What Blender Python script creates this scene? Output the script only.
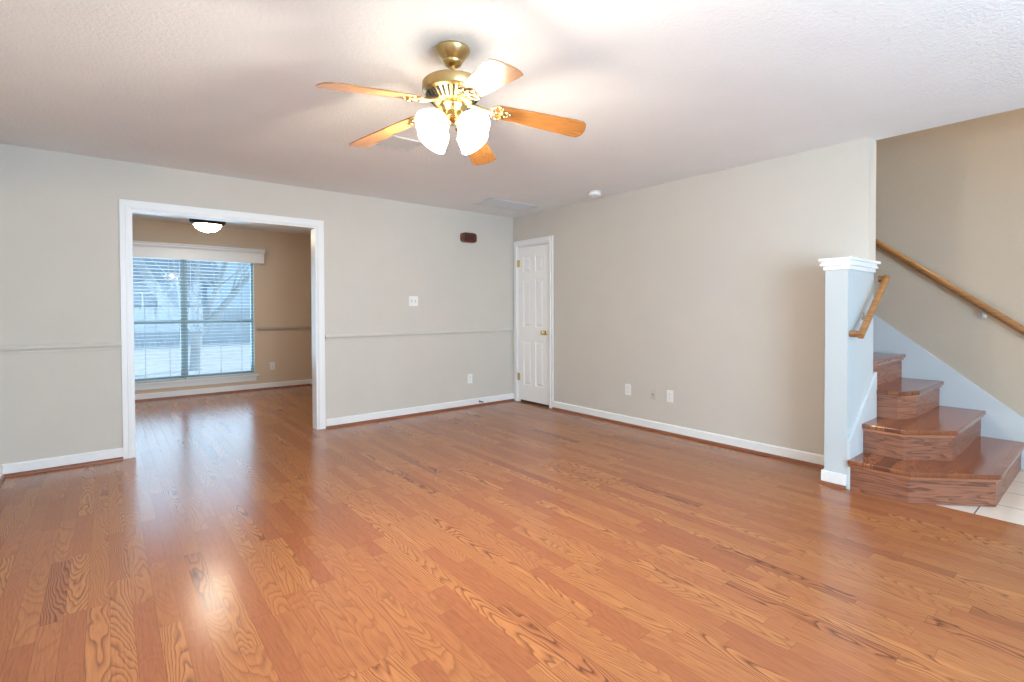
import bpy, bmesh, math, random
from mathutils import Vector, Matrix
random.seed(7)
sc = bpy.context.scene
for o in list(bpy.data.objects):
    bpy.data.objects.remove(o)
COL = sc.collection
PI = math.pi

# ------------------------------------------------------------------ camera
F, YAW, PIT, ROL, CY = 500.613, 0.681812, 0.0156316, -0.0034645, 317.06
cam_pos = Vector((-4.24719, -5.19796, 1.21902))
fw = Vector((math.cos(PIT)*math.sin(YAW), math.cos(PIT)*math.cos(YAW), -math.sin(PIT)))
rt = Vector((math.cos(YAW), -math.sin(YAW), 0))
up = rt.cross(fw)
r2 = rt*math.cos(ROL) + up*math.sin(ROL)
u2 = up*math.cos(ROL) - rt*math.sin(ROL)
cd = bpy.data.cameras.new('camera')
cd.sensor_fit = 'HORIZONTAL'; cd.sensor_width = 36
cd.lens = F/1024*36
cd.shift_y = -(341 - CY)/1024
cd.clip_start = 0.02
cam = bpy.data.objects.new('camera', cd); COL.objects.link(cam)
m = Matrix((r2, u2, -fw)).transposed().to_4x4(); m.translation = cam_pos
cam.matrix_world = m
sc.camera = cam

# ------------------------------------------------------------------ light and exposure
sc.view_settings.view_transform = 'Standard'
sc.view_settings.look = 'None'
sc.view_settings.gamma = 1
sc.view_settings.use_curve_mapping = False
sc.view_settings.exposure = 0.62
FAN_GLOW, DINING_GLOW, HALL_GLOW = 10.5, 42.0, 170.0
BULB_GLOW = 900.0
SKY_STRENGTH = 0.62
world = bpy.data.worlds.new('sky'); sc.world = world; world.use_nodes = True
wn = world.node_tree; wn.nodes.clear()
wo = wn.nodes.new('ShaderNodeOutputWorld'); wb = wn.nodes.new('ShaderNodeBackground')
wb.inputs['Color'].default_value = (0.46, 0.72, 1.0, 1); wb.inputs['Strength'].default_value = SKY_STRENGTH
wn.links.new(wb.outputs[0], wo.inputs[0])

def lamp(name, kind, loc, rot, energy, color, size=None, size_y=None, angle=None):
    ld = bpy.data.lights.new(name, kind); ld.energy = energy; ld.color = color
    if kind == 'AREA':
        ld.shape = 'RECTANGLE'; ld.size = size; ld.size_y = size_y
    if kind == 'SUN':
        ld.angle = angle
    lo = bpy.data.objects.new(name, ld); lo.location = loc; lo.rotation_euler = rot; COL.objects.link(lo)
    return lo
DAY = (0.58, 0.80, 1.0)
# sun comes from the +x side, so it only reaches the garden outside the dining room
lamp('sun', 'SUN', (6, 8, 9), (math.radians(-12), math.radians(52), 0), 1.6, (1.0, 0.95, 0.88), angle=0.02)
# daylight through the windows of the wall behind the camera, through the entry door glass and the dining window
lamp('daylight_front_window', 'AREA', (-3.05, -7.20, 1.30), (PI/2+math.radians(11), 0, 0), 170, DAY, 2.5, 1.7)
lamp('daylight_entry', 'AREA', (0.55, -7.20, 1.2), (PI/2+math.radians(10), 0, 0), 13, DAY, 0.7, 1.8)
lamp('daylight_dining_window', 'AREA', (-3.38, 3.42, 1.15), (-PI/2-math.radians(12), 0, 0), 24, DAY, 1.7, 1.6)

# ------------------------------------------------------------------ node helpers
class NT:
    def __init__(s, name):
        s.m = bpy.data.materials.new(name); s.m.use_nodes = True
        s.t = s.m.node_tree; s.t.nodes.clear()
        s.out = s.n('ShaderNodeOutputMaterial')
    def n(s, kind, **kw):
        nd = s.t.nodes.new(kind)
        for k, v in kw.items(): setattr(nd, k, v)
        return nd
    def set(s, sock, v):
        if hasattr(v, 'is_output') or isinstance(v, bpy.types.NodeSocket): s.t.links.new(v, sock)
        else: sock.default_value = v
    def math(s, op, a, b=0.0, c=None, clamp=False):
        nd = s.n('ShaderNodeMath', operation=op); nd.use_clamp = clamp
        s.set(nd.inputs[0], a); s.set(nd.inputs[1], b)
        if c is not None: s.set(nd.inputs[2], c)
        return nd.outputs[0]
    def xyz(s, x, y, z):
        nd = s.n('ShaderNodeCombineXYZ')
        for i, v in enumerate((x, y, z)): s.set(nd.inputs[i], v)
        return nd.outputs[0]
    def coords(s):
        tc = s.n('ShaderNodeTexCoord'); sp = s.n('ShaderNodeSeparateXYZ')
        s.t.links.new(tc.outputs['Object'], sp.inputs[0])
        return tc.outputs['Object'], sp.outputs[0], sp.outputs[1], sp.outputs[2]
    def noise(s, vec, scale=1.0, detail=2.0, rough=0.5, dist=0.0):
        nd = s.n('ShaderNodeTexNoise'); s.set(nd.inputs['Vector'], vec)
        nd.inputs['Scale'].default_value = scale; nd.inputs['Detail'].default_value = detail
        nd.inputs['Roughness'].default_value = rough; nd.inputs['Distortion'].default_value = dist
        return nd.outputs[0]
    def white(s, vec):
        nd = s.n('ShaderNodeTexWhiteNoise', noise_dimensions='3D'); s.set(nd.inputs['Vector'], vec)
        return nd.outputs['Value'], nd.outputs['Color']
    def mix(s, f, a, b, mode='MIX'):
        nd = s.n('ShaderNodeMix', data_type='RGBA', blend_type=mode)
        s.set(nd.inputs[0], f)
        for i, v in ((6, a), (7, b)):
            if isinstance(v, tuple) and len(v) == 3: v = v + (1,)
            s.set(nd.inputs[i], v)
        return nd.outputs[2]
    def ramp(s, f, stops, interp='LINEAR'):
        nd = s.n('ShaderNodeValToRGB'); s.set(nd.inputs[0], f)
        el = nd.color_ramp.elements; nd.color_ramp.interpolation = interp
        while len(el) < len(stops): el.new(0.5)
        for e, (p, c) in zip(el, stops):
            e.position = p; e.color = c + (1,) if len(c) == 3 else c
        return nd.outputs[0]
    def bump(s, h, strength=0.2, dist=0.01):
        nd = s.n('ShaderNodeBump'); s.set(nd.inputs['Height'], h)
        nd.inputs['Strength'].default_value = strength; nd.inputs['Distance'].default_value = dist
        return nd.outputs[0]
    def principled(s, color, rough=0.5, metal=0.0, normal=None, coat=0.0, coat_rough=0.1, spec=0.5, emit=None, emit_s=0.0):
        p = s.n('ShaderNodeBsdfPrincipled')
        if isinstance(color, tuple) and len(color) == 3: color = color + (1,)
        s.set(p.inputs['Base Color'], color); s.set(p.inputs['Roughness'], rough)
        p.inputs['Metallic'].default_value = metal
        p.inputs['Coat Weight'].default_value = coat; p.inputs['Coat Roughness'].default_value = coat_rough
        p.inputs['Specular IOR Level'].default_value = spec
        if normal is not None: s.t.links.new(normal, p.inputs['Normal'])
        if emit is not None:
            p.inputs['Emission Color'].default_value = emit + (1,); p.inputs['Emission Strength'].default_value = emit_s
        s.t.links.new(p.outputs[0], s.out.inputs[0])
        return s.m

def paint(name, col, rough=0.7, scale=90.0, strength=0.12, var=0.03, spec=0.3):
    t = NT(name); v, x, y, z = t.coords()
    n = t.noise(v, scale, 3, 0.55)
    n2 = t.noise(v, 3.0, 2, 0.5)
    d = tuple(c*(1-var) for c in col); l = tuple(min(1, c*(1+var)) for c in col)
    c = t.mix(n2, d, l)
    return t.principled(c, rough, normal=t.bump(n, strength, 0.01), spec=spec)

def plain(name, col, rough=0.4, metal=0.0, coat=0.0, spec=0.5, grain=0.04, scale=40.0):
    t = NT(name); v, x, y, z = t.coords()
    n = t.noise(v, scale, 2, 0.5)
    c = t.mix(n, tuple(k*(1-grain) for k in col), tuple(min(1, k*(1+grain)) for k in col))
    return t.principled(c, rough, metal, coat=coat, spec=spec)

def planks(name, width, length, light, mid, dark, rough=0.2, along='y', coat=0.0, tone=1.0, seam=0.5):
    """oak strip flooring: random strips, cathedral grain, dark seams"""
    t = NT(name); v, X, Y, Z = t.coords()
    if along == 'x': X, Y = Y, X
    u = t.math('DIVIDE', X, width)
    row = t.math('FLOOR', u); fu = t.math('FRACT', u)
    rr, _ = t.white(t.xyz(row, 3.7, 1.3))
    vv = t.math('ADD', t.math('DIVIDE', Y, length), t.math('MULTIPLY', rr, 17.31))
    colm = t.math('FLOOR', vv); fv = t.math('FRACT', vv)
    rid, rc = t.white(t.xyz(row, colm, 9.1))
    sp = t.n('ShaderNodeSeparateColor'); t.t.links.new(rc, sp.inputs[0])
    ra, rb, rg = sp.outputs[0], sp.outputs[1], sp.outputs[2]
    # cathedral figure: nested arches and straight grain, own offset per strip
    gv = t.xyz(t.math('ADD', t.math('MULTIPLY', X, 9.0), t.math('MULTIPLY', rid, 91.0)),
               t.math('ADD', t.math('MULTIPLY', Y, 2.2), t.math('MULTIPLY', ra, 53.0)),
               t.math('MULTIPLY', rb, 29.0))
    g = t.noise(gv, 1.0, 2.2, 0.5, 0.3)
    cc = t.math('SUBTRACT', fu, t.math('MULTIPLY', rb, 1.6))
    arch = t.math('MULTIPLY', t.math('MULTIPLY', cc, cc), t.math('ADD', 1.5, t.math('MULTIPLY', rid, 4.0)))
    run = t.math('MULTIPLY', Y, t.math('SUBTRACT', t.math('MULTIPLY', rg, 28.0), 14.0))
    ring = t.math('FRACT', t.math('ADD', t.math('ADD', arch, run), t.math('MULTIPLY', g, 9.0)))
    ringc = t.ramp(ring, [(0.0, (1, 1, 1)), (0.16, (0.55, 0.55, 0.55)), (0.5, (0.08, 0.08, 0.08)), (0.85, (0.0, 0.0, 0.0)), (1.0, (0.9, 0.9, 0.9))])
    pv = t.xyz(t.math('MULTIPLY', X, 260.0), t.math('MULTIPLY', Y, 9.0), t.math('MULTIPLY', rid, 37.0))
    pores = t.noise(pv, 1.0, 2, 0.6)
    pm = t.math('MULTIPLY', t.math('SUBTRACT', pores, 0.42, clamp=True), 1.4)
    sep = t.n('ShaderNodeSeparateColor'); t.t.links.new(ringc, sep.inputs[0])
    amt = t.math('ADD', t.math('MULTIPLY', t.math('MULTIPLY', ra, ra), 0.72), 0.10)
    gm = t.math('ADD', t.math('MULTIPLY', sep.outputs[0], amt), t.math('MULTIPLY', pm, 0.55), clamp=True)
    base = t.ramp(rid, [(0.0, mid), (0.35, tuple((a*0.5+b*0.5) for a, b in zip(light, mid))), (0.7, light), (0.9, tuple(c*1.12 for c in light)),
                        (1.0, mid)])
    c = t.mix(gm, base, dark)
    e1 = t.math('MINIMUM', fu, t.math('SUBTRACT', 1.0, fu))
    e2 = t.math('MULTIPLY', t.math('MINIMUM', fv, t.math('SUBTRACT', 1.0, fv)), length/width)
    ed = t.math('MINIMUM', e1, e2)
    sm = t.math('MULTIPLY', t.math('LESS_THAN', ed, 0.014), seam)
    c = t.mix(sm, c, tuple(k*0.5 for k in dark))
    n2 = t.noise(t.xyz(t.math('MULTIPLY', X, 8), t.math('MULTIPLY', Y, 8), 0.0), 1.0, 2, 0.5)
    h = t.math('ADD', t.math('MULTIPLY', pores, 0.15), t.math('MULTIPLY', n2, 0.6))
    h = t.math('SUBTRACT', h, t.math('MULTIPLY', sm, 0.3))
    r = t.math('ADD', rough - 0.02, t.math('MULTIPLY', pores, 0.05))
    return t.principled(c, r, normal=t.bump(h, 0.10, 0.006), coat=coat, coat_rough=0.12, spec=0.5)

def oak(name, light, dark, axis='x', rough=0.3, coat=0.3, freq=14.0, sx=9.0, sl=1.2):
    """a single board: grain runs along axis"""
    t = NT(name); v, X, Y, Z = t.coords()
    oi = t.n('ShaderNodeObjectInfo').outputs['Random']
    L, A, B = {'x': (X, Y, Z), 'y': (Y, X, Z), 'z': (Z, X, Y), 'h': (t.math('SUBTRACT', X, Y), Z, 0.0)}[axis]
    off = t.math('MULTIPLY', oi, 31.0)
    gv = t.xyz(t.math('ADD', t.math('MULTIPLY', L, sl), off), t.math('ADD', t.math('MULTIPLY', A, sx), off), t.math('MULTIPLY', B, sx) if axis != 'h' else off)
    g = t.noise(gv, 1.0, 1.8, 0.5, 0.3)
    ring = t.math('FRACT', t.math('MULTIPLY', g, freq))
    rc = t.ramp(ring, [(0.0, (1, 1, 1)), (0.2, (0.5, 0.5, 0.5)), (0.55, (0.05, 0.05, 0.05)), (0.88, (0, 0, 0)), (1.0, (0.9, 0.9, 0.9))])
    sep = t.n('ShaderNodeSeparateColor'); t.t.links.new(rc, sep.inputs[0])
    pores = t.noise(t.xyz(t.math('MULTIPLY', L, 9.0), t.math('MULTIPLY', A, 220.0), t.math('MULTIPLY', B, 220.0) if axis != 'h' else 0.0), 1.0, 2, 0.6)
    gm = t.math('ADD', t.math('MULTIPLY', sep.outputs[0], 0.62), t.math('MULTIPLY', t.math('SUBTRACT', pores, 0.45, clamp=True), 0.9), clamp=True)
    tone = t.math('ADD', 0.85, t.math('MULTIPLY', oi, 0.3))
    c = t.mix(gm, light, dark)
    c = t.mix(1.0, c, t.xyz(tone, tone, tone), 'MULTIPLY')
    return t.principled(c, rough, normal=t.bump(pores, 0.05, 0.004), coat=coat, coat_rough=0.15)

def emitter(name, col, strength):
    t = NT(name)
    return t.principled((0.9, 0.9, 0.88), 0.3, emit=col, emit_s=strength)

# ------------------------------------------------------------------ materials
WALL = paint('wall_paint', (0.63, 0.595, 0.535), 0.75, 75, 0.16)
TAN = paint('dining_paint', (0.69, 0.555, 0.425), 0.75, 75, 0.16)
STAIRPAINT = paint('stair_wall_paint', (0.54, 0.47, 0.375), 0.75, 58, 0.5)
CEIL = paint('ceiling_texture', (0.86, 0.87, 0.87), 0.9, 60, 0.5)
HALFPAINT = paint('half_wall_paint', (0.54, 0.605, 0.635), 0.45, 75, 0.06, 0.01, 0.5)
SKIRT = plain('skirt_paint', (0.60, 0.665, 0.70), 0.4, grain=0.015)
TRIM = plain('white_trim_paint', (0.86, 0.87, 0.87), 0.35, grain=0.015)
RAILPAINT = plain('chair_rail_paint', (0.66, 0.63, 0.57), 0.5, grain=0.02)
TANRAIL = plain('dining_rail_paint', (0.52, 0.44, 0.35), 0.5, grain=0.02)
DOORW = plain('door_paint', (0.93, 0.93, 0.915), 0.35, grain=0.015)
LAM = planks('oak_laminate', 0.072, 0.62, (0.45, 0.180, 0.066), (0.345, 0.118, 0.049), (0.085, 0.026, 0.014), 0.21, seam=0.3)
STAIRWOOD = planks('stair_tread_oak', 0.085, 0.9, (0.33, 0.118, 0.052), (0.20, 0.066, 0.034), (0.045, 0.016, 0.012), 0.14, along='x', seam=0.25)
RISERWOOD = oak('stair_riser_oak', (0.34, 0.140, 0.080), (0.045, 0.017, 0.014), 'h', 0.38, 0.0, 7.0, 20.0, 1.6)
NOSEWOOD = oak('stair_nosing_oak', (0.44, 0.19, 0.105), (0.16, 0.06, 0.037), 'h', 0.24, 0.3, 5.0, 30.0, 1.2)
SHOE = plain('shoe_wood', (0.26, 0.085, 0.04), 0.35, grain=0.15, scale=30)
RAILWOOD = oak('handrail_oak', (0.37, 0.175, 0.058), (0.17, 0.07, 0.022), 'h', 0.3, 0.3, 8.0, 20.0, 1.0)
BLADEWOOD = oak('blade_oak', (0.45, 0.20, 0.056), (0.17, 0.062, 0.016), 'x', 0.28, 0.6, 12.0, 22.0, 2.2)
BRASS = plain('antique_brass', (0.58, 0.42, 0.19), 0.28, 1.0, grain=0.06)
PALEBRASS = plain('polished_brass', (0.80, 0.62, 0.30), 0.2, 1.0, grain=0.03)
BRONZE = plain('dark_bronze', (0.05, 0.032, 0.022), 0.4, 0.6)
STEEL = plain('brushed_steel', (0.55, 0.55, 0.56), 0.35, 1.0)
FANGLASS = emitter('lit_fan_glass', (1.0, 0.87, 0.70), FAN_GLOW)
FANBULB = emitter('lit_bulb', (1.0, 0.87, 0.70), BULB_GLOW)
BOWLGLASS = emitter('lit_bowl_glass', (1.0, 0.88, 0.70), DINING_GLOW)
HALLFILL = emitter('hall_fill_glow', (1.0, 0.64, 0.24), HALL_GLOW)
PLASTIC = plain('white_plastic', (0.86, 0.86, 0.84), 0.3, grain=0.01)
BEIGEPL = plain('beige_plastic', (0.60, 0.57, 0.51), 0.4, grain=0.01)
DARKSLOT = plain('dark_slot', (0.02, 0.02, 0.02), 0.6)
GRILLE = plain('grille_enamel', (0.66, 0.69, 0.70), 0.45)
CHIMEWOOD = oak('chime_wood', (0.16, 0.035, 0.016), (0.05, 0.012, 0.008), 'x', 0.35, 0.3)
CHIMEFACE = plain('chime_cloth', (0.07, 0.022, 0.015), 0.7, grain=0.3, scale=200)
ALU = plain('window_frame_enamel', (0.25, 0.38, 0.43), 0.4)
def slat_mat():
    t = NT('blind_slat_vinyl')
    t.principled((0.88, 0.91, 0.92), 0.45)
    p = [n for n in t.t.nodes if n.type == 'BSDF_PRINCIPLED'][0]
    tr = t.n('ShaderNodeBsdfTranslucent'); tr.inputs[0].default_value = (0.85, 0.90, 0.92, 1)
    mx = t.n('ShaderNodeMixShader'); mx.inputs[0].default_value = 0.35
    t.t.links.new(p.outputs[0], mx.inputs[1]); t.t.links.new(tr.outputs[0], mx.inputs[2]); t.t.links.new(mx.outputs[0], t.out.inputs[0])
    return t.m
SLAT = slat_mat()
CORD = plain('blind_cord', (0.55, 0.62, 0.66), 0.8)
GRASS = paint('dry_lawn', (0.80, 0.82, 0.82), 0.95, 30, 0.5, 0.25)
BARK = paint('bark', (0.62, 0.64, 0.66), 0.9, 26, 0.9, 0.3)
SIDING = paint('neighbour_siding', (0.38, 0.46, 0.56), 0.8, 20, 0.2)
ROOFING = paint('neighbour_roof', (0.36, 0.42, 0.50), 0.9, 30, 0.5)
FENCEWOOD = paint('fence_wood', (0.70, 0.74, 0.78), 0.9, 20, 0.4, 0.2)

def tile_mat():
    t = NT('hall_tile'); v, X, Y, Z = t.coords()
    S = 0.335
    fx = t.math('FRACT', t.math('DIVIDE', t.math('ADD', X, 0.30), S)); fy = t.math('FRACT', t.math('DIVIDE', t.math('ADD', Y, 4.632), S))
    e = t.math('MINIMUM', t.math('MINIMUM', fx, t.math('SUBTRACT', 1.0, fx)), t.math('MINIMUM', fy, t.math('SUBTRACT', 1.0, fy)))
    g = t.math('LESS_THAN', e, 0.011)
    n = t.noise(v, 9, 3, 0.6)
    c = t.mix(n, (0.66, 0.63, 0.60), (0.76, 0.74, 0.71))
    c = t.mix(g, c, (0.12, 0.11, 0.10))
    return t.principled(c, t.math('ADD', 0.25, t.math('MULTIPLY', g, 0.5)), normal=t.bump(t.math('SUBTRACT', 1.0, g), 0.2, 0.003))
TILE = tile_mat()

def glass_mat():
    t = NT('window_glass')
    a = t.n('ShaderNodeBsdfTransparent'); a.inputs[0].default_value = (0.92, 0.96, 0.97, 1)
    b = t.n('ShaderNodeBsdfGlossy'); b.inputs['Roughness'].default_value = 0.02
    mx = t.n('ShaderNodeMixShader'); mx.inputs[0].default_value = 0.012
    t.t.links.new(a.outputs[0], mx.inputs[1]); t.t.links.new(b.outputs[0], mx.inputs[2]); t.t.links.new(mx.outputs[0], t.out.inputs[0])
    return t.m
GLASS = glass_mat()

# ------------------------------------------------------------------ mesh helpers
class MB:
    def __init__(s): s.bm = bmesh.new()
    def box(s, a, b, bevel=0.0):
        x0, x1 = sorted((a[0], b[0])); y0, y1 = sorted((a[1], b[1])); z0, z1 = sorted((a[2], b[2]))
        vs = [s.bm.verts.new(p) for p in ((x0,y0,z0),(x1,y0,z0),(x1,y1,z0),(x0,y1,z0),(x0,y0,z1),(x1,y0,z1),(x1,y1,z1),(x0,y1,z1))]
        fs = [s.bm.faces.new([vs[i] for i in f]) for f in ((0,3,2,1),(4,5,6,7),(0,1,5,4),(1,2,6,5),(2,3,7,6),(3,0,4,7))]
        if bevel:
            es = list({e for f in fs for e in f.edges})
            bmesh.ops.bevel(s.bm, geom=es, offset=bevel, segments=2, affect='EDGES', profile=0.5)
        return s
    def prism(s, pts, fn, h0, h1, bevel=0.0):
        """polygon pts (u, v) extruded from h0 to h1; fn(u, v, h) -> xyz"""
        A = [s.bm.verts.new(fn(u, v, h0)) for u, v in pts]; B = [s.bm.verts.new(fn(u, v, h1)) for u, v in pts]
        n = len(pts); fs = [s.bm.faces.new(A[::-1]), s.bm.faces.new(B)]
        for i in range(n): fs.append(s.bm.faces.new((A[i], A[(i+1)%n], B[(i+1)%n], B[i])))
        if bevel:
            es = list({e for f in fs for e in f.edges})
            bmesh.ops.bevel(s.bm, geom=es, offset=bevel, segments=2, affect='EDGES', profile=0.5)
        return s
    def lathe(s, prof, c=(0,0,0), axis=None, seg=32, close=True):
        """profile [(r, h)] turned about the axis through c"""
        M = Matrix.Identity(3) if axis is None else Vector((0,0,1)).rotation_difference(Vector(axis).normalized()).to_matrix()
        c = Vector(c); rings = []
        for r, h in prof:
            if r < 1e-6: rings.append([s.bm.verts.new(c + M @ Vector((0, 0, h)))])
            else: rings.append([s.bm.verts.new(c + M @ Vector((r*math.cos(2*PI*i/seg), r*math.sin(2*PI*i/seg), h))) for i in range(seg)])
        for a, b in zip(rings, rings[1:]):
            for i in range(seg):
                j = (i+1) % seg
                if len(a) == 1 and len(b) == 1: continue
                if len(a) == 1: s.bm.faces.new((a[0], b[j], b[i]))
                elif len(b) == 1: s.bm.faces.new((a[i], a[j], b[0]))
                else: s.bm.faces.new((a[i], a[j], b[j], b[i]))
        if close:
            for rg in (rings[0], rings[-1]):
                if len(rg) > 1: s.bm.faces.new(rg)
        return s
    def tube(s, path, r, seg=14, rx=None):
        """round bar along a polyline; r a number or one per point"""
        P = [Vector(p) for p in path]; R = r if isinstance(r, (list, tuple)) else [r]*len(P); rings = []
        ref = None
        for i, p in enumerate(P):
            d = (P[min(i+1, len(P)-1)] - P[max(i-1, 0)]).normalized()
            if ref is None:
                ref = Vector((0,0,1)) if abs(d.z) < 0.9 else Vector((1,0,0))
            a = d.cross(ref).normalized(); b = a.cross(d).normalized()
            ref = b
            rings.append([s.bm.verts.new(p + a*(R[i]*math.cos(2*PI*k/seg)) + b*(R[i]*math.sin(2*PI*k/seg))) for k in range(seg)])
        for A, B in zip(rings, rings[1:]):
            for k in range(seg): s.bm.faces.new((A[k], A[(k+1)%seg], B[(k+1)%seg], B[k]))
        s.bm.faces.new(rings[0][::-1]); s.bm.faces.new(rings[-1])
        return s
    def build(s, name, mat, parent=None, smooth=False, kind=None, origin=None, rot=None):
        bmesh.ops.recalc_face_normals(s.bm, faces=s.bm.faces[:])
        me = bpy.data.meshes.new(name)
        if origin is not None:
            bmesh.ops.translate(s.bm, verts=s.bm.verts[:], vec=-Vector(origin))
        s.bm.to_mesh(me); s.bm.free()
        for mt in (mat if isinstance(mat, (list, tuple)) else [mat]): me.materials.append(mt)
        if smooth:
            for p in me.polygons: p.use_smooth = True
            try: me.set_sharp_from_angle(angle=math.radians(38))
            except Exception: pass
        o = bpy.data.objects.new(name, me); COL.objects.link(o)
        if origin is not None: o.location = origin
        if parent is not None: o.parent = parent
        if kind: o['kind'] = kind
        return o

def structure(name, mb, mat, **kw): return mb.build(name, mat, kind='structure', **kw)
def tag(o, label, cat, group=None):
    o['label'] = label; o['category'] = cat
    if group: o['group'] = group
    return o
def thing(name, label, cat, loc=(0,0,0), rot=(0,0,0), group=None):
    o = bpy.data.objects.new(name, None); COL.objects.link(o)
    o.location = loc; o.rotation_euler = rot; o.empty_display_size = 0.05
    return tag(o, label, cat, group)
def by_normal(o, test, idx):
    for p in o.data.polygons:
        if test(p.normal): p.material_index = idx

# ------------------------------------------------------------------ the shell
H = 2.44
XL, YF = -4.86, -7.0           # left wall, wall behind the camera
XS = 1.13                      # stair wall
WT = 0.155                     # thickness of the right wall
YE = -4.02                     # where the right wall ends at the stairs
DY, DX0, DX1 = 3.19, -5.0, -1.66   # dining room: window wall, left and right walls
OX0, OX1, OZ = -4.083, -2.576, 2.062   # cased opening
XT = -0.275                    # laminate meets tile

fl = MB()
fl.prism([(XL-.14, YF-.1), (XT, YF-.1), (XT, -4.10), (0.11, -4.10), (0.11, 0.06), (XL-.14, 0.06)], lambda u, v, h: (u, v, h), -0.08, 0)
fl.box((DX0-.1, 0.06, -0.08), (DX1+.1, DY+.1, 0))
structure('floor', fl, LAM)
structure('floor_tile', MB().box((XT, YF-.1, -0.08), (XS+.1, -4.10, -0.003)), TILE)
structure('ceiling', MB().box((XL-.14, YF-.1, H), (WT-.03, 0.13, H+.12)), CEIL)
structure('ceiling_dining', MB().box((DX0-.1, 0.13, H), (DX1+.1, DY+.14, H+.12)), CEIL)

def wall_y(name, y0, y1, x0, x1, z0, z1, holes, mats):
    """wall across y with rectangular holes (x0, x1, z0, z1), left to right"""
    mb = MB(); cur = x0
    for hx0, hx1, hz0, hz1 in holes:
        mb.box((cur, y0, z0), (hx0, y1, z1))
        if hz0 > z0: mb.box((hx0, y0, z0), (hx1, y1, hz0))
        if hz1 < z1: mb.box((hx0, y0, hz1), (hx1, y1, z1))
        cur = hx1
    mb.box((cur, y0, z0), (x1, y1, z1))
    return structure(name, mb, mats)

wb_ = wall_y('wall_back', 0.0, 0.13, XL-.14, WT, 0, H, [(OX0, OX1, 0, OZ)], [WALL, TAN])
by_normal(wb_, lambda n: n.y > 0.5, 1)
structure('wall_left', MB().box((XL-.14, YF-.1, 0), (XL, 0, H)), WALL)
DRY0, DRY1, DRZ = -0.700, -0.088, 2.045          # closet door hole in the right wall
wr = MB()
wr.box((0, DRY1, 0), (WT, 0, H)); wr.box((0, -3.99, 0), (WT, DRY0, H)); wr.box((0, YE, 1.49), (WT, -3.99, H)); wr.box((0, DRY0, DRZ), (WT, DRY1, H)); wr.box((0.10, DRY0, 0), (WT, DRY1, DRZ))
structure('wall_right', wr, WALL)
structure('wall_stair', MB().box((XS, YF-.1, 0), (XS+.12, 0.6, 5.0)), STAIRPAINT)
structure('wall_upstairs', MB().box((WT-.10, YF-.1, H+.12), (WT-.03, 0.6, 5.0)), STAIRPAINT)
structure('wall_stairwell_end', MB().box((WT, 0.48, 0), (XS, 0.6, 5.0)), STAIRPAINT)
structure('ceiling_stairwell', MB().box((WT-.10, YF-.1, 5.0), (XS+.12, 0.6, 5.1)), CEIL)
wall_y('wall_front', YF-.10, YF, XL, XS, 0, 5.0, [(-4.4, -1.7, 0.5, 2.2), (0.2, 0.9, 0.3, 2.1)], WALL)
# dining room
WX0, WX1, WZ0, WZ1 = -4.285, -2.492, 0.245, 2.02
wall_y('wall_dining', DY, DY+.14, DX0-.1, DX1+.1, 0, H, [(WX0, WX1, WZ0, WZ1)], TAN)
structure('wall_dining_right', MB().box((DX1, 0.13, 0), (DX1+.1, DY, H)), TAN)
structure('wall_dining_left', MB().box((DX0-.1, 0.13, 0), (DX0, DY, H)), TAN)

# half wall beside the first steps, with its capped end
HX, HY0, HY1, HZ = -0.383, -4.010, -3.875, 1.485
hw = MB().box((HX, HY0, 0), (0.0, HY1, HZ)).box((0.0, HY0, 0), (WT, HY0+.009, HZ))
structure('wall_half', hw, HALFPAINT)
cp = MB()
for e, z0, z1 in ((0.012, HZ-.006, HZ+.022), (0.028, HZ+.022, HZ+.038), (0.020, HZ+.038, HZ+.056), (0.034, HZ+.056, HZ+.075)):
    cp.box((HX-e, HY0-e, z0), (0.0 if e < .04 else 0.0, HY1+e, z1), 0.003)
    cp.box((0.0, HY0-e, z0), (WT+(e if e > .03 else 0), min(YE-.0005, HY0-e+.004) if e < .022 else YE-.0005, z1))
structure('trim_1', cp, TRIM)
bs = MB()
bs.box((HX-.016, HY0+.0, 0.022), (HX, HY1+.016, 0.095), 0.003); bs.box((HX, HY1, 0.022), (0.0, HY1+.016, 0.095), 0.003)
structure('baseboard_half', bs, TRIM)
structure('trim_2', MB().prism([(0, 0), (0.02, 0), (0.016, 0.014), (0.0, 0.022)], lambda u, v, h: (HX-.016-u, h, v), HY0, HY1+.03), SHOE)
# skirt board on the stair face of the half wall
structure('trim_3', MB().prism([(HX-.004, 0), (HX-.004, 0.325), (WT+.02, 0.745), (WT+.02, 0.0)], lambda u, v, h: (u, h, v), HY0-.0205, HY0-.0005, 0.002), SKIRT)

# baseboards and shoe moulding
def base_y(mb, sh, x0, x1, y, sgn):
    mb.box((x0, y, 0.020), (x1, y+sgn*.014, 0.085)); mb.prism([(0, .085), (.014, .085), (.006, .094), (0, .094)], lambda u, v, h: (h, y+sgn*u, v), x0, x1)
    sh.prism([(0, 0), (.032, 0), (.030, .010), (.024, .018), (.014, .022), (0, .022)], lambda u, v, h: (h, y+sgn*u, v), x0, x1)
def base_x(mb, sh, y0, y1, x, sgn):
    mb.box((x, y0, 0.020), (x+sgn*.014, y1, 0.085)); mb.prism([(0, .085), (.014, .085), (.006, .094), (0, .094)], lambda u, v, h: (x+sgn*u, h, v), y0, y1)
    sh.prism([(0, 0), (.032, 0), (.030, .010), (.024, .018), (.014, .022), (0, .022)], lambda u, v, h: (x+sgn*u, h, v), y0, y1)
b1, s1 = MB(), MB(); base_y(b1, s1, XL, -4.150, 0, -1); base_y(b1, s1, -2.500, 0, 0, -1)
structure('baseboard_back', b1, TRIM); structure('trim_4', s1, SHOE)
b1, s1 = MB(), MB(); base_x(b1, s1, HY1+.016, -0.772, 0, -1)
structure('baseboard_right', b1, TRIM); structure('trim_5', s1, SHOE)
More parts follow.
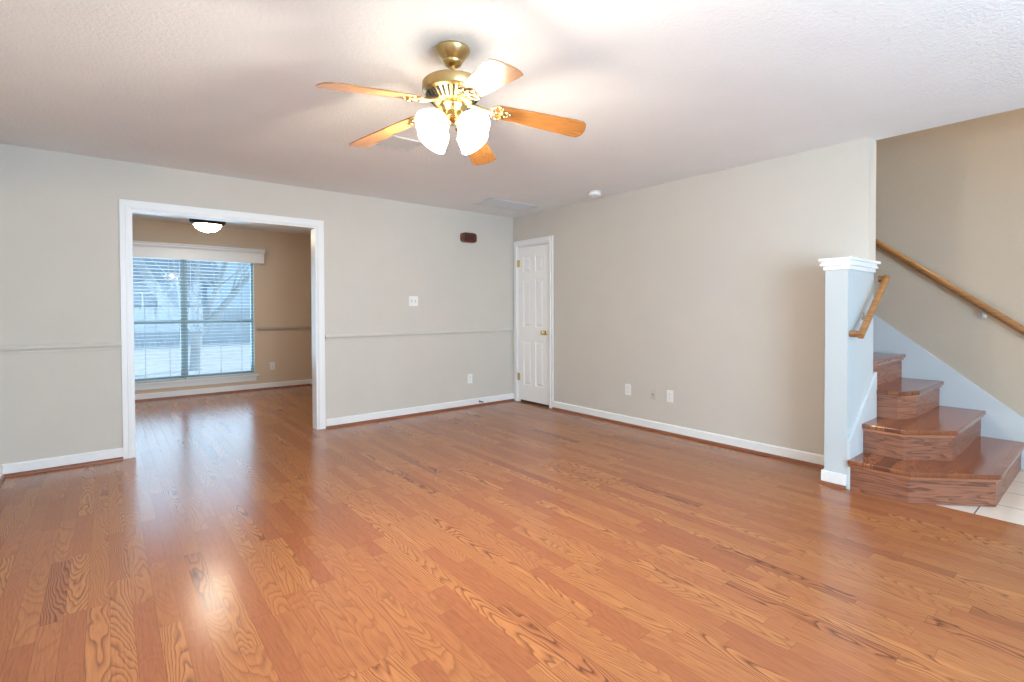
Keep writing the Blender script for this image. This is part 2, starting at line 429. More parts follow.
b1, s1 = MB(), MB(); base_x(b1, s1, YF, 0, XL, 1)
structure('baseboard_left', b1, TRIM); structure('trim_6', s1, SHOE)
b1, s1 = MB(), MB(); base_y(b1, s1, DX0, DX1, DY, -1); base_x(b1, s1, 0.13, DY, DX1, -1); base_x(b1, s1, 0.13, DY, DX0, 1)
structure('baseboard_dining', b1, TRIM); structure('trim_7', s1, SHOE)

# chair rails
RP = [(0, 0), (.012, .002), (.014, .014), (.016, .018), (.030, .030), (.032, .042), (.018, .045), (.014, .056), (.006, .060), (0, .060)]
cr = MB()
for x0, x1 in ((XL, -4.150), (-2.500, 0)): cr.prism(RP, lambda u, v, h: (h, -u, 0.905+v), x0, x1)
structure('trim_8', cr, RAILPAINT)
cr = MB(); cr.prism(RP, lambda u, v, h: (h, DY-u, 0.895+v), WX1+.03, DX1); cr.prism(RP, lambda u, v, h: (DX1-u, h, 0.895+v), 0.13, DY)
structure('trim_9', cr, TANRAIL)

# cased opening: jamb liner and stepped casing
def casing_y(mb, x0, x1, z, w, y, sgn):
    for a, b, t in ((0, w, .014), (0.006, w*0.45, .020)):
        mb.box((x0-b, y, 0.0), (x0-a, y+sgn*t, z+b), 0.002); mb.box((x1+a, y, 0.0), (x1+b, y+sgn*t, z+b), 0.002)
        mb.box((x0-a, y, z+a), (x1+a, y+sgn*t, z+b), 0.002)
cs = MB()
casing_y(cs, OX0, OX1, OZ-.002, 0.068, 0.0, -1); casing_y(cs, OX0, OX1, OZ-.002, 0.068, 0.13, 1)
cs.box((OX0, -.004, 0), (OX0+.016, .134, OZ)); cs.box((OX1-.016, -.004, 0), (OX1, .134, OZ)); cs.box((OX0+.016, -.004, OZ-.016), (OX1-.016, .134, OZ))
structure('trim_10', cs, TRIM)

# ------------------------------------------------------------------ the closet door
dr = bpy.data.objects.new('door_1', None); COL.objects.link(dr); dr['kind'] = 'structure'; dr.location = (0, DRY0, 0)
def dchild(mb, name, mat, parent, **kw):
    o = mb.build(name, mat, None, **kw)
    o.parent = parent; o.matrix_parent_inverse = Matrix.Translation(-Vector(dr.location)) if parent is dr else Matrix.Identity(4)
    return o
ca = MB()
for a, b, t in ((0, 0.070, .014), (0.006, 0.034, .020)):
    ca.box((0, DRY0-b, 0), (-t, DRY0-a, DRZ+b), 0.002); ca.box((0, DRY1+a, 0), (-t, DRY1+b, DRZ+b), 0.002); ca.box((0, DRY0-a, DRZ+a), (-t, DRY1+a, DRZ+b), 0.002)
ca.box((-.002, DRY0, 0), (0.10, DRY0+.012, DRZ)); ca.box((-.002, DRY1-.012, 0), (0.10, DRY1, DRZ)); ca.box((-.002, DRY0+.012, DRZ-.012), (0.10, DRY1-.012, DRZ))
dchild(ca, 'casing', TRIM, dr)
y0, y1, z0, z1 = DRY0+.015, DRY1-.015, 0.028, DRZ-.017
xs0, xs1 = 0.002, 0.036
sl = MB()
sl.box((xs0+.009, y0, z0), (xs1, y1, z1))
stile, mid = 0.100, 0.085; pw = (y1-y0-2*stile-mid)/2
rows = [(0.235, 0.80), (0.99, 1.60), (1.70, 1.90)]
cols = [(y0+stile, y0+stile+pw), (y1-stile-pw, y1-stile)]
sl.box((xs0, y0, z0), (xs0+.009, y0+stile, z1)); sl.box((xs0, y1-stile, z0), (xs0+.009, y1, z1)); sl.box((xs0, cols[0][1], z0), (xs0+.009, cols[1][0], z1))
zs = [z0] + [v for r in rows for v in r] + [z1]
for k in range(0, len(zs), 2):
    for c0, c1 in cols: sl.box((xs0, c0, zs[k]), (xs0+.009, c1, zs[k+1]))
for r0, r1 in rows:
    for c0, c1 in cols:   # raised field with sloped border
        f = MB
        A = [(c0+.014, r0+.014), (c1-.014, r0+.014), (c1-.014, r1-.014), (c0+.014, r1-.014)]
        B = [(c0+.034, r0+.034), (c1-.034, r0+.034), (c1-.034, r1-.034), (c0+.034, r1-.034)]
        va = [sl.bm.verts.new((xs0+.009, u, v)) for u, v in A]; vb = [sl.bm.verts.new((xs0+.001, u, v)) for u, v in B]
        sl.bm.faces.new(vb)
        for i in range(4): sl.bm.faces.new((va[i], va[(i+1)%4], vb[(i+1)%4], vb[i]))
dchild(sl, 'door_panel', DOORW, dr)
dchild(MB().box((xs1+.0005, y0, .0015), (xs1+.007, y1, .055)), 'door_gap_shade', DARKSLOT, dr)  # black strip standing in for the shade in the gap under the door
for hz in (0.33, 1.82):
    hg = MB().tube([(-.010, DRY1-.013, hz-.045), (-.010, DRY1-.013, hz+.045)], .0075, 10)
    hg.box((-.004, DRY1-.012, hz-.045), (0.001, DRY1+.012, hz+.045)); hg.box((-.004, DRY1-.040, hz-.045), (0.003, DRY1-.014, hz+.045))
    hg.lathe([(0, -.006), (.005, -.003), (.005, 0)], (-.010, DRY1-.013, hz-.045), seg=8); hg.lathe([(.005, 0), (.005, .003), (0, .006)], (-.010, DRY1-.013, hz+.045), seg=8)
    dchild(hg, 'hinge', BRASS, dr, smooth=True)
kb = MB().lathe([(.032, 0), (.033, .004), (.028, .010), (.012, .014), (.011, .030), (.020, .038), (.027, .050), (.027, .060), (.020, .070), (0, .074)], (xs0, -0.625, 0.925), axis=(-1, 0, 0), seg=24, close=False)
dchild(kb, 'door_knob', PALEBRASS, dr, smooth=True)

# ------------------------------------------------------------------ dining window, blinds, cornice
w1 = bpy.data.objects.new('window_1', None); COL.objects.link(w1); w1['kind'] = 'structure'
XM = -3.385
fr = MB(); ya, yb = DY+.05, DY+.10
for x0, x1 in ((WX0, WX0+.035), (WX1-.035, WX1), (XM-.042, XM+.042)): fr.box((x0, ya-.01, WZ0), (x1, yb, WZ1), .003)
for x0, x1 in ((WX0+.035, XM-.042), (XM+.042, WX1-.035)):
    fr.box((x0, ya, WZ0), (x1, yb, WZ0+.045), .003); fr.box((x0, ya, WZ1-.045), (x1, yb, WZ1), .003); fr.box((x0, ya-.006, 1.035), (x1, yb, 1.080), .003)
    xm = (x0+x1)/2
fr.build('window_frame', ALU, w1)
for x0, x1 in ((WX0+.036, XM-.043), (XM+.043, WX1-.036)):
    for z0, z1 in ((WZ0+.046, 1.034), (1.081, WZ1-.046)):
        MB().box((x0, ya+.02, z0), (x1, ya+.026, z1)).build('pane', GLASS, w1)
jm = MB()
jm.box((WX0, DY, WZ0), (WX0+.004, ya-.011, WZ1)); jm.box((WX1-.004, DY, WZ0), (WX1, ya-.011, WZ1)); jm.box((WX0, DY, WZ1-.004), (WX1, ya-.011, WZ1))
jm.build('window_jamb', TRIM, w1)
si = MB().box((WX0-.05, DY-.045, WZ0-.028), (WX1+.05, DY+.06, WZ0-.001), .004); si.box((WX0-.02, DY-.014, WZ0-.10), (WX1+.02, DY, WZ0-.028), .003)
si.build('window_sill', TRIM, w1)

def blind(x0, x1, label):
    t = thing('window_blind', label, 'blind', ((x0+x1)/2, DY+.014, WZ0), group='white window blinds')
    hx = (x1-x0)/2; zt = WZ1-WZ0-.005
    MB().box((-hx, -.022, zt-.045), (hx, .022, zt), .003).build('headrail', SLAT, t)
    MB().box((-hx, -.024, .004), (hx, .024, .022), .003).build('bottom_rail', SLAT, t)
    sm = MB(); n = int((zt-.08)/.048)
    tilt = math.radians(-5)
    for k in range(n):
        zc = .055 + k*.048
        pts = []
        for q in (-1, -.5, 0, .5, 1): pts.append((q*.0245, .0022*(1-q*q)+.0011))
        pts += [(q*.0245, .0022*(1-q*q)-.0011) for q in (1, .5, 0, -.5, -1)]
        pts = [(a*math.cos(tilt)-b*math.sin(tilt), a*math.sin(tilt)+b*math.cos(tilt)) for a, b in pts]
        sm.prism(pts, lambda u, v, h: (h, u, zc+v), -hx+.004, hx-.004)
    sm.build('slats', SLAT, t)
    for cx in (-hx*.62, 0, hx*.62):
        c = MB().tube([(cx, -.027, .01), (cx, -.027, zt-.03)], .0022, 6); c.tube([(cx, .027, .01), (cx, .027, zt-.03)], .0022, 6)
        c.build('ladder_cord', CORD, t)
    wnd = MB().tube([(-hx+.07, -.032, zt-.03), (-hx+.07, -.036, zt-.75)], .004, 8)
    wnd.build('tilt_wand', SLAT, t)
blind(WX0+.006, XM-.006, 'white slatted blind on the left half of the dining window')
blind(XM+.006, WX1-.006, 'white slatted blind on the right half of the dining window')

co = thing('window_cornice', 'white wooden cornice box across the top of the dining window', 'cornice', (WX0-.09, DY, 1.925))
cw = (WX1+.125)-(WX0-.09)
c = MB(); c.box((0, -.10, 0), (cw, -.085, .15), .002); c.box((0, -.085, 0), (.015, 0, .15)); c.box((cw-.015, -.085, 0), (cw, 0, .15))
c.build('fascia', TRIM, co)
c = MB().prism([(-.002, .15), (.115, .15), (.120, .160), (.130, .168), (.132, .185), (.150, .200), (.150, .212), (-.002, .212)], lambda u, v, h: (h, -u, v), -.02, cw+.004)
c.build('crown', TRIM, co)

# ------------------------------------------------------------------ staircase
RH = 0.205
steps = [  # left x, front y, chamfer in x, chamfer in y (nosing line)
    (-0.410, -4.725, 0.355, 0.360),
    (-0.155, -4.500, 0.230, 0.220),
    (0.165, -4.245, 0.180, 0.075),
    (0.175, -3.990, 0, 0),
]
st = thing('staircase', 'oak staircase with flared lower steps rising behind the half wall', 'stairs', (0.4, -4.3, 0))
def stair(mb, name, mat):
    o = mb.build(name, mat, None); o.parent = st; o.matrix_parent_inverse = Matrix.Translation(-Vector(st.location)); return o
XR = 1.108; TT = 0.030; OV = 0.028
def plan(x, y, cx, cy, back, inset=0.0):
    x += inset; y += inset
    if cx: return [(x, back), (x, y+cy-inset*0.3), (x+cx-inset*0.3, y), (XR-.002, y), (XR-.002, back)]
    return [(x, back), (x, y), (XR-.002, y), (XR-.002, back)]
ident = lambda u, v, h: (u, v, h)
for k, (x, y, cx, cy) in enumerate(steps):
    zt = (k+1)*RH
    back = -4.022 if k < 3 else -3.70
    if k == 3: back = -3.70
    x_ = x
    pts = plan(x, y, cx, cy, back)
    if k < 3:   # lower treads run on under the step above, past the wall end
        pts = [(x, back), *pts[1:-1], (XR-.002, -3.90), (WT+.004, -3.90), (WT+.004, back)]
    stair(MB().prism(pts, ident, zt-TT, zt, 0.006), 'tread', STAIRWOOD)
    rp = plan(x, y, cx, cy, back, OV)
    if k < 3: rp = [(max(x+OV, -1), back), *rp[1:-1], (XR-.003, -3.91), (WT+.005, -3.91), (WT+.005, back)]
    zb = 0.0 if k == 0 else k*RH
    stair(MB().prism(rp, ident, zb + (0.0 if k == 0 else .0005), zt-TT-.0005), 'riser', RISERWOOD)
    # cove under the nosing
    cpn = plan(x, y, cx, cy, back, OV-.014)
    cv = MB(); pl = cpn[:-1]
    pl2 = plan(x, y, cx, cy, back, OV-.0005)[:-1]
    for a, b, a2, b2 in zip(pl, pl[1:], pl2, pl2[1:]):
        cv.prism([a, b, b2, a2], ident, zt-TT-.018, zt-TT-.0008)
    stair(cv, 'cove_moulding', NOSEWOOD)
yy = -3.745
for k in range(4, 12):
    zt = (k+1)*RH
    stair(MB().box((WT+.004, yy, zt-TT), (XR-.002, yy+.265, zt), .006), 'tread', STAIRWOOD)
    stair(MB().box((WT+.005, yy+OV, k*RH-.0), (XR-.003, yy+.262, zt-TT-.0005)), 'riser', RISERWOOD)
    yy += 0.245
# skirt board on the stair wall
def sk(y): return 1.144 + (y+3.774)*0.815
structure('trim_11', MB().prism([(-6.2, 0), (-6.2, .095), (-5.03, .095), (-5.03, sk(-5.03)), (-0.6, sk(-0.6)), (-0.6, 0.0)], lambda u, v, h: (h, u, v), XS-.020, XS, 0.002), SKIRT)

# ------------------------------------------------------------------ handrails
def rz(y): return 1.810 + (y+3.77)*0.815
hr = thing('stair_handrail', 'long round oak handrail rising along the stair wall', 'handrail', (XS-.075, -4.4, rz(-4.4)))
def rail(mb, name, mat, root, smooth=True):
    o = mb.build(name, mat, None, smooth=smooth); o.parent = root; o.matrix_parent_inverse = Matrix.Translation(-Vector(root.location)); return o
RX = XS-.075
rail(MB().tube([(XS-.001, -5.20, rz(-5.16)), (XS-.045, -5.20, rz(-5.18)), (RX-.002, -5.185, rz(-5.185)), (RX, -5.15, rz(-5.15)), (RX, -1.2, rz(-1.2))], .027, 20), 'rail', RAILWOOD, hr)
for by in (-4.47, -3.2, -2.0):
    z = rz(by)
    b = MB().lathe([(.0, .0), (.030, 0), (.028, .006), (.010, .010)], (XS-.0005, by, z-.085), axis=(-1, 0, 0), seg=16)
    b.tube([(XS-.006, by, z-.085), (XS-.045, by, z-.083), (RX+.006, by, z-.066), (RX, by, z-.022)], .006, 10)
    rail(b, 'bracket', STEEL, hr)
RY = -4.078
hs = thing('short_handrail', 'short oak handrail fixed to the side of the white half wall', 'handrail', (-0.1, RY, 1.2))
P0, P1 = Vector((-0.345, RY, 1.046)), Vector((0.185, RY, 1.432))
def squared(mb, a, b, w, h, side):
    """bar of rectangular section with eased edges from a to b"""
    a, b = Vector(a), Vector(b); d = (b-a).normalized(); s = Vector(side).normalized(); n = d.cross(s).normalized()
    sec = []
    for q in range(16):
        ang = 2*PI*q/16; cx, sx = math.cos(ang), math.sin(ang)
        sec.append((math.copysign(abs(cx)**0.5, cx)*w/2, math.copysign(abs(sx)**0.5, sx)*h/2))
    A = [mb.bm.verts.new(a + s*u + n*v) for u, v in sec]; B = [mb.bm.verts.new(b + s*u + n*v) for u, v in sec]
    mb.bm.faces.new(A[::-1]); mb.bm.faces.new(B)
    for i in range(16): mb.bm.faces.new((A[i], A[(i+1)%16], B[(i+1)%16], B[i]))
dd = (P1-P0).normalized()
m1 = MB(); squared(m1, P0-dd*.022, P1+dd*.020, .036, .044, (0, 1, 0)); rail(m1, 'rail', RAILWOOD, hs)
for P, ywall in ((P0, HY0-.001), (P1, YE-.001)):
    m2 = MB(); squared(m2, P+Vector((0, .017, 0)), (P.x, ywall if P is P0 else HY0-.0215, P.z), .040, .036, dd); rail(m2, 'end_return', RAILWOOD, hs)
pm = P0.lerp(P1, 0.5)
b = MB().lathe([(0, 0), (.026, 0), (.024, .005), (.008, .009)], (pm.x, HY0-.0005, pm.z-.08), axis=(0, -1, 0), seg=14)
b.tube([(pm.x, HY0-.006, pm.z-.08), (pm.x, HY0-.05, pm.z-.075), (pm.x, RY+.004, pm.z-.06), (pm.x, RY, pm.z-.024)], .0055, 8)
rail(b, 'bracket', STEEL, hs)

# ------------------------------------------------------------------ ceiling fan
FX, FY = -2.970, -3.190
fan = thing('ceiling_fan', 'antique brass ceiling fan with five oak blades and lit glass shades', 'ceiling fan', (FX, FY, H))
MB().lathe([(.074, -.0005), (.080, -.004), (.082, -.012), (.076, -.024), (.066, -.038), (.054, -.052), (.046, -.060), (.046, -.064), (.040, -.076), (.024, -.084), (0, -.085)], seg=40, close=False).build('canopy', BRASS, fan, smooth=True)
MB().tube([(0, 0, -.080), (0, 0, -.160)], .013, 16).build('downrod', BRASS, fan, smooth=True)
MB().lathe([(.0, -.140), (.022, -.140), (.026, -.150), (.10, -.154), (.134, -.160), (.142, -.168), (.142, -.206), (.137, -.213), (.122, -.222), (.085, -.258), (.060, -.264), (0, -.264)], seg=48, close=False).build('motor_housing', BRASS, fan, smooth=True)
sl_ = MB()
for k in range(30):
    a = 2*PI*k/30; d = Vector((math.cos(a), math.sin(a), 0)); tn = Vector((-d.y, d.x, 0))
    p0 = d*.1255 + Vector((0, 0, -.2215)); p1 = d*.092 + Vector((0, 0, -.2540))
    vs = [sl_.bm.verts.new(p) for p in (p0+tn*.005, p0-tn*.005, p1-tn*.0035, p1+tn*.0035)]; sl_.bm.faces.new(vs)
    vs2 = [sl_.bm.verts.new(p+Vector((0,0,-.003))+d*.002) for p in (p0+tn*.005, p0-tn*.005, p1-tn*.0035, p1+tn*.0035)]; sl_.bm.faces.new(vs2)
    for i in range(4): sl_.bm.faces.new((vs[i], vs[(i+1)%4], vs2[(i+1)%4], vs2[i]))
sl_.build('vent_fins', DARKSLOT, fan)
MB().lathe([(0, -.262), (.062, -.262), (.066, -.272), (.056, -.284), (.050, -.300), (.056, -.318), (.060, -.330), (.040, -.345), (0, -.350)], seg=36, close=False).build('switch_housing', PALEBRASS, fan, smooth=True)
# one blade with its iron, then copies
ZB = -0.250
DROOP = math.radians(9.5)
bl = []
R0, R1 = 0.205, 0.640
out = [(R0, -.046), (R0+.02, -.053), (R1-.06, -.070), (R1-.022, -.069), (R1-.006, -.050), (R1, -.030), (R1+.003, 0), (R1, .030), (R1-.006, .050), (R1-.022, .069), (R1-.06, .070), (R0+.02, .053), (R0, .046)]
pitch = math.radians(-11)
def pit(u, v, h): return (u, v*math.cos(pitch) - h*math.sin(pitch), v*math.sin(pitch) + h*math.cos(pitch))
bmb = MB().prism(out, pit, -.003, .003, .0012)
blade = bmb.build('blade', BLADEWOOD, fan); blade.location = (0, 0, ZB)
im = MB()
# blade iron: arm from the motor, curling out to a two-lobed plate
im.tube([(.070, 0, .002), (.105, 0, .004), (.135, 0, -.002), (.160, 0, -.005), (.190, 0, -.007)], [.011, .010, .010, .011, .012], 10)
def ringb(cx, cy, r):
    im.tube([(cx + r*math.cos(2*PI*i/16), *pit(0, cy + r*math.sin(2*PI*i/16), -.008)[1:]) for i in range(17)], .0055, 8)
ringb(.212, .026, .024); ringb(.212, -.026, .024); ringb(.250, 0, .018)
for sx, sy in ((.232, .034), (.232, -.034), (.268, 0)):
    im.lathe([(.0, -.013), (.010, -.011), (.012, -.005), (.012, -.003), (0, -.003)], pit(sx, sy, 0), seg=12, close=False)
iron = im.build('blade_iron', PALEBRASS, blade, smooth=True)
PH = 183.95
for k in range(5):
    if k == 0: B, I = blade, iron
    else:
        B = blade.copy(); COL.objects.link(B); B.parent = fan
        I = iron.copy(); COL.objects.link(I); I.parent = B
    B.rotation_euler = (0, DROOP, math.radians(PH + 72*k))
# light kit: four bell shades
prof = [(.024, 0), (.032, .010), (.052, .028), (.070, .056), (.078, .085), (.083, .108), (.090, .124), (.086, .123), (.075, .088), (.065, .056), (.046, .028), (.018, .008), (0, .006)]
for k in range(4):
    a = math.radians(237 + 45 + 90*k)
    d = Vector((math.cos(a), math.sin(a), 0)); ax = (d*math.sin(math.radians(54)) + Vector((0, 0, -math.cos(math.radians(54))))).normalized()
    p0 = Vector((0, 0, -.326)) + d*.042; p1 = Vector((0, 0, -.338)) + d*.056
    arm = MB().tube([Vector((0, 0, -.306)) + d*.040, p0 + d*.010, p1 + ax*.006], .010, 10)
    arm.lathe([(0, -.010), (.024, -.008), (.028, .0), (.028, .014), (.0, .014)], p1, axis=ax, seg=20, close=False)
    ao = arm.build('lamp_arm', PALEBRASS, fan, smooth=True)
    MB().lathe([(r*.86, h*.86) for r, h in prof], p1 + ax*.008, axis=ax, seg=28, close=False).build('lamp_shade', FANGLASS, ao, smooth=True)
    MB().lathe([(0, .030), (.014, .032), (.018, .045), (.027, .066), (.029, .080), (.022, .098), (0, .106)], p1 + ax*.008, axis=ax, seg=16, close=False).build('bulb', FANBULB, ao, smooth=True)
ch = MB()
for k in range(14): ch.lathe([(0, -.0022), (.0022, 0), (0, .0022)], (.012, -.02, -.352-k*.0045), seg=8, close=False)
ch.lathe([(0, 0), (.005, -.004), (.006, -.016), (0, -.022)], (.012, -.02, -.352-14*.0045), seg=10, close=False)
ch.build('pull_chain', PALEBRASS, fan, smooth=True)

# ------------------------------------------------------------------ dining room ceiling light, added hall fill light
dl = thing('bowl_light', 'lit white glass bowl light with bronze rim in the dining room', 'ceiling light', (-3.305, 1.62, H))
MB().lathe([(0, -.0005), (.062, -.0005), (.064, -.014), (.050, -.024), (.020, -.030), (0, -.032)], seg=32, close=False).build('canopy', BRONZE, dl, smooth=True)
MB().tube([(0, 0, -.028), (0, 0, -.165)], .012, 14).build('stem', BRONZE, dl, smooth=True)
MB().lathe([(0, -.150), (.045, -.152), (.150, -.160), (.174, -.162), (.184, -.170), (.184, -.192), (.168, -.214), (.148, -.224), (.140, -.204), (0, -.184)], seg=48, close=False).build('rim', BRONZE, dl, smooth=True)
MB().lathe([(.141, -.208), (.140, -.226), (.123, -.258), (.090, -.284), (.048, -.298), (0, -.302)], seg=48, close=False).build('glass_bowl', BOWLGLASS, dl, smooth=True)
MB().lathe([(0, -.292), (.018, -.300), (.014, -.308), (.009, -.314), (.013, -.322), (.008, -.332), (0, -.336)], seg=16, close=False).build('finial', BRONZE, dl, smooth=True)

hl = thing('stairwell_fill_light', 'added warm fill light, out of view high above the entry', 'ceiling light', (0.64, -5.9, 5.0))  # unseen lamp, added to throw amber light on the upper stair wall
MB().lathe([(0, 0), (.15, 0), (.15, -.02), (0, -.02)], seg=32, close=False).build('rim', BRONZE, hl, smooth=True)
MB().lathe([(.14, -.02), (.13, -.05), (.08, -.08), (0, -.09)], seg=32, close=False).build('glass_bowl', HALLFILL, hl, smooth=True)

# ------------------------------------------------------------------ ceiling fittings
def vent(name, label, x0, x1, y0, y1, nsl, along, cat, tilt=35):
    t = thing(name, label, cat, ((x0+x1)/2, (y0+y1)/2, H)); hx, hy = (x1-x0)/2, (y1-y0)/2
    f = MB(); w = .022
    for a, b in (((-hx, -hy), (hx, -hy+w)), ((-hx, hy-w), (hx, hy)), ((-hx, -hy+w), (-hx+w, hy-w)), ((hx-w, -hy+w), (hx, hy-w))):
        f.box((a[0], a[1], -.010), (b[0], b[1], -.0004), .002)
    f.build('frame', GRILLE, t)
    MB().box((-hx+w, -hy+w, -.002), (hx-w, hy-w, -.0004)).build('backing', DARKVENT, t)
    s = MB(); tl = math.radians(tilt)
    for k in range(nsl):
        if along == 'x':
            c = -hy+w + (2*hy-2*w)*(k+.5)/nsl; L = hx-w; wd = (2*hy-2*w)/nsl*.55
            s.prism([(-wd*math.cos(tl), -.0025-0), (wd*math.cos(tl), -.0095), (wd*math.cos(tl), -.0105), (-wd*math.cos(tl), -.0035)], lambda u, v, h: (h, c+u, v), -L, L)
        else:
            c = -hx+w + (2*hx-2*w)*(k+.5)/nsl; L = hy-w; wd = (2*hx-2*w)/nsl*.55
            s.prism([(-wd*math.cos(tl), -.0025), (wd*math.cos(tl), -.0095), (wd*math.cos(tl), -.0105), (-wd*math.cos(tl), -.0035)], lambda u, v, h: (c+u, h, v), -L, L)
    s.build('louvres', GRILLE, t)
DARKVENT = plain('vent_shadow', (0.16, 0.16, 0.16), 0.8)
vent('return_air_grille', 'large grey return air grille in the ceiling near the corner', -0.955, -0.240, -0.790, -0.430, 18, 'x', 'vent')
vent('supply_vent', 'small grey air vent in the ceiling behind the fan lights', -2.690, -2.430, -1.950, -1.690, 9, 'y', 'vent')
sd = thing('smoke_detector', 'round white smoke detector on the ceiling by the right wall', 'smoke detector', (-0.265, -1.665, H))
MB().lathe([(0, -.0004), (.072, -.0004), (.072, -.010), (0, -.010)], seg=32, close=False).build('base', GRILLE, sd, smooth=True)
MB().lathe([(0, -.0105), (.066, -.0105), (.069, -.020), (.064, -.034), (.050, -.042), (.024, -.044), (.020, -.040), (0, -.040)], seg=32, close=False).build('cover', PLASTIC, sd, smooth=True)
MB().lathe([(0, -.041), (.007, -.041), (.006, -.046), (0, -.047)], (.036, -.036, -.001), seg=12, close=False).build('test_button', GRILLE, sd, smooth=True)

# ------------------------------------------------------------------ plates on the walls
def plate_root(name, label, cat, loc, facing, group=None):
    """local frame: x to the viewer's right, z up, -y out of the wall"""
    return thing(name, label, cat, loc, (0, 0, {'-y': 0, '-x': -PI/2}[facing]), group)
def outlet(label, loc, facing):
    t = plate_root('wall_outlet', label, 'outlet', loc, facing, 'white wall outlets')
    MB().box((-.036, -.006, -.058), (.036, -.0003, .058), .0025).build('cover_plate', PLASTIC, t)
    for dz in (.020, -.020):
        r = MB().prism([(.0145*math.copysign(min(1, abs(math.cos(a))*1.15), math.cos(a)), .0145*math.sin(a)) for a in [2*PI*i/20 for i in range(20)]], lambda u, v, h: (u, h, dz+v), -.008, -.005).build('socket', PLASTIC, t)
        s = MB(); s.box((-.007, -.0085, dz-.001), (-.005, -.0078, dz+.008)); s.box((.005, -.0085, dz-.001), (.007, -.0078, dz+.007)); s.box((-.002, -.0085, dz-.010), (.002, -.0078, dz-.006))
        s.build('slots', DARKSLOT, r)
    MB().lathe([(.003, 0), (.0025, .0012), (0, .0014)], (0, -.006, 0), axis=(0, -1, 0), seg=10, close=True).build('screw', STEEL, t)
outlet('white outlet low on the back wall left of the closet door', (-0.713, 0, 0.350), '-y')
outlet('white outlet on the right wall, nearest the closet door', (0, -1.896, 0.373), '-x')
outlet('white outlet on the right wall, nearest the half wall', (0, -2.400, 0.369), '-x')
outlet('white outlet on the tan dining room wall right of the window', (-2.245, DY, 0.350), '-y')
t = plate_root('cable_jack', 'small beige cable jack plate between the two right wall outlets', 'cable jack', (0, -2.205, 0.372), '-x')
MB().box((-.034, -.005, -.056), (.034, -.0003, .056), .0025).build('cover_plate', BEIGEPL, t)
MB().lathe([(.010, 0), (.010, .003), (.006, .004), (.006, .014), (0, .014)], (0, -.005, -.004), axis=(0, -1, 0), seg=16).build('connector', STEEL, t, smooth=True)
t = plate_root('light_switch', 'white double light switch plate on the back wall', 'light switch', (-1.492, 0, 1.316), '-y')
MB().box((-.058, -.006, -.057), (.058, -.0003, .057), .0025).build('cover_plate', PLASTIC, t)
for dx in (-.023, .023):
    tg = MB().box((dx-.006, -.008, -.013), (dx+.006, -.005, .013), .001); tg.prism([(-.005, 0), (-.005, .016), (-.016, .010), (-.016, .004)], lambda u, v, h: (dx+h, u, v-.004), -.004, .004)
    tg.build('toggle', BEIGEPL, t)
t = plate_root('door_chime', 'dark brown wooden door chime box high on the back wall', 'door chime', (-0.738, 0, 2.107), '-y')
pts = [(.108*(abs(math.cos(a))**0.45)*math.copysign(1, math.cos(a)), .060*(abs(math.sin(a))**0.45)*math.copysign(1, math.sin(a))) for a in [2*PI*i/40 for i in range(40)]]
MB().prism(pts, lambda u, v, h: (u, h, v), -.050, -.0004, 0).build('body', CHIMEWOOD, t, smooth=True)
MB().box((-.070, -.056, -.040), (.070, -.0495, .040), .002).build('front_panel', CHIMEFACE, t)
for dx in (-.088, .088): MB().tube([(dx, -.054, -.046), (dx, -.054, .046)], .006, 10).build('end_strip', CHIMEWOOD, t)
t = plate_root('door_stop', 'small dark spring door stop on the back wall baseboard', 'door stop', (-0.575, -.014, 0.052), '-y')
MB().lathe([(.011, 0), (.011, .005), (.005, .008)], (0, 0, 0), axis=(0, -1, 0), seg=14).build('base', BRONZE, t, smooth=True)
sp = [(.0055*math.cos(i*2*PI/8), -.006-.058*i/80, .0055*math.sin(i*2*PI/8)) for i in range(81)]
MB().tube(sp, .0014, 6).build('spring', BRONZE, t, smooth=True)
MB().lathe([(0, 0), (.007, .001), (.008, .010), (.006, .016), (0, .018)], (0, -.062, 0), axis=(0, -1, 0), seg=12, close=False).build('rubber_tip', DARKSLOT, t, smooth=True)

# ------------------------------------------------------------------ the front window behind the camera
w2 = bpy.data.objects.new('window_2', None); COL.objects.link(w2); w2['kind'] = 'structure'
f = MB()
for x0, x1 in ((-4.4, -4.35), (-1.75, -1.7), (-3.08, -3.02)): f.box((x0, YF-.09, .5), (x1, YF-.04, 2.2))
for x0, x1 in ((-4.35, -3.08), (-3.02, -1.75)):
    for z0, z1 in ((.5, .55), (2.15, 2.2), (1.33, 1.37)): f.box((x0, YF-.09, z0), (x1, YF-.04, z1))
f.build('window_frame', ALU, w2)
w3 = bpy.data.objects.new('window_3', None); COL.objects.link(w3); w3['kind'] = 'structure'
f = MB()
for a, b in (((.2, .3), (.24, 2.1)), ((.86, .3), (.9, 2.1)), ((.24, .3), (.86, .34)), ((.24, 2.06), (.86, 2.1)), ((.24, 1.2), (.86, 1.24))): f.box((a[0], YF-.09, a[1]), (b[0], YF-.04, b[1]))
f.build('window_frame', TRIM, w3)

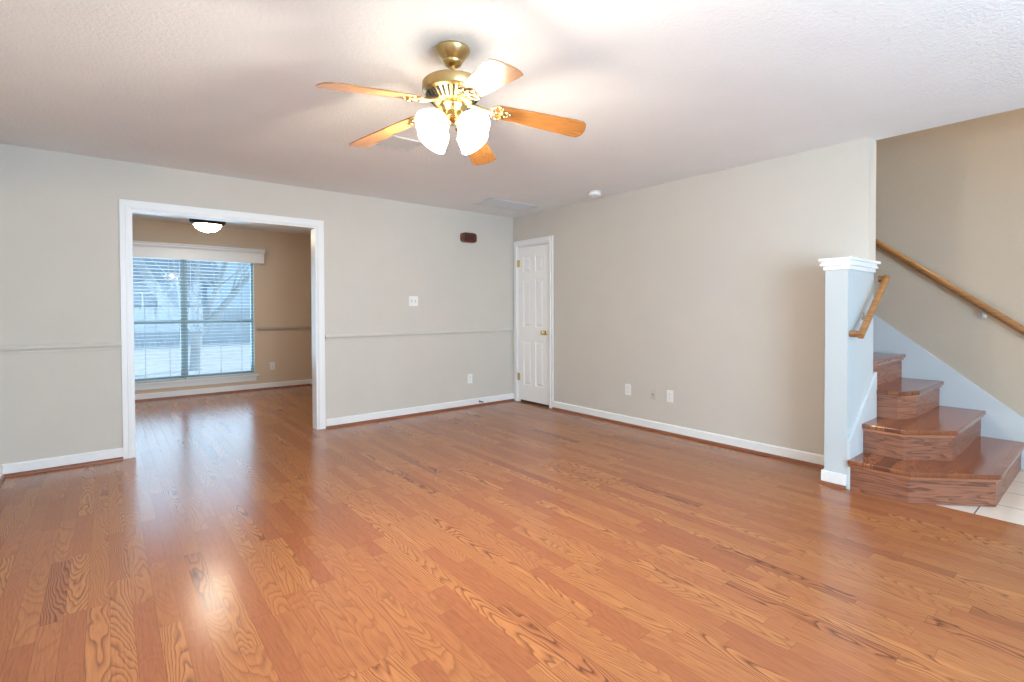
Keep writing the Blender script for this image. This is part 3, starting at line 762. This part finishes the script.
# ------------------------------------------------------------------ garden outside the dining window
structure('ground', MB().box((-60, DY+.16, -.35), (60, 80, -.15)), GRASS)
tr = thing('bare_tree', 'bare tree with forking limbs outside the dining window', 'tree', (-2.66, 8.2, -.15))
tk = MB()
tk.tube([(0, 0, -.15), (-.01, 0, .15), (-.0, 0, .5), (.03, 0, .95)], [.16, .115, .10, .11], 14)
limbs = [([(0, 0, .80), (-.25, .0, 1.12), (-.62, .0, 1.62), (-1.02, .05, 2.42), (-1.35, .1, 3.4)], [.10, .11, .105, .095, .07]),
         ([(.04, 0, .85), (.22, .0, 1.35), (.42, .05, 1.85), (.62, .1, 2.42), (.95, .1, 3.3)], [.085, .08, .07, .06, .045]),
         ([(.03, 0, .80), (.30, -.1, 1.15), (.65, -.2, 1.62), (.98, -.3, 2.08), (1.5, -.4, 2.8)], [.085, .08, .07, .055, .04]),
         ([(.02, 0, .85), (.0, .15, 1.5), (.08, .2, 2.3), (.0, .3, 3.4)], [.07, .06, .05, .04])]
for path, rad in limbs: tk.tube(path, rad, 12)
for i in range(16):
    path, rad = random.choice(limbs); j = random.randrange(1, len(path)-1)
    p = Vector(path[j]); d = Vector((random.uniform(-1, 1), random.uniform(-.5, .5), random.uniform(.5, 1.2))).normalized()
    L = random.uniform(.7, 1.5); q = p + d*L*.5 + Vector((random.uniform(-.1, .1), 0, .05)); e = q + (d + Vector((random.uniform(-.4, .4), 0, .3))).normalized()*L*.5
    tk.tube([p, q, e], [rad[j]*.4, rad[j]*.25, rad[j]*.1], 7)
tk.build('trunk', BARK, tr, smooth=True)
hs_ = thing('neighbour_house', 'pale house with grey roof beyond the garden', 'house', (-9, 26, -.15))
hb = MB(); hb.box((-9, 0, 0), (9, 8, 2.9))
hb.build('walls', SIDING, hs_)
MB().prism([(-1.0, 2.9), (4, 5.6), (9.0, 2.9), (9.0, 2.75), (-1.0, 2.75)], lambda u, v, h: (h, u, v), -9.6, 9.6).build('roof', ROOFING, hs_)
for wx in (-6.5, -2.2, 2.0, 6.2):
    wf = MB(); wf.box((wx-.7, -.04, .9), (wx+.7, -.005, .98)); wf.box((wx-.7, -.04, 2.22), (wx+.7, -.005, 2.3)); wf.box((wx-.7, -.04, .98), (wx-.62, -.005, 2.22)); wf.box((wx+.62, -.04, .98), (wx+.7, -.005, 2.22)); wf.box((wx-.04, -.04, .98), (wx+.04, -.005, 2.22))
    w_ = wf.build('window', TRIM, hs_)
    MB().box((wx-.62, -.02, .98), (wx-.04, -.004, 2.22)).box((wx+.04, -.02, .98), (wx+.62, -.004, 2.22)).build('pane', ROOFING, w_)
fe = thing('garden_fence', 'weathered board fence across the far side of the garden', 'fence', (-8, 17, -.15))
fb = MB()
for k in range(150): fb.box((-11+k*.148, 0, .04), (-11+k*.148+.138, .02, 1.45+.015*math.sin(k*2.3)))
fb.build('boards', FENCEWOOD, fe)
fr_ = MB(); fr_.box((-11, .021, .3), (11.2, .06, .39)); fr_.box((-11, .021, 1.1), (11.2, .06, 1.19)); fr_.build('rails', FENCEWOOD, fe)
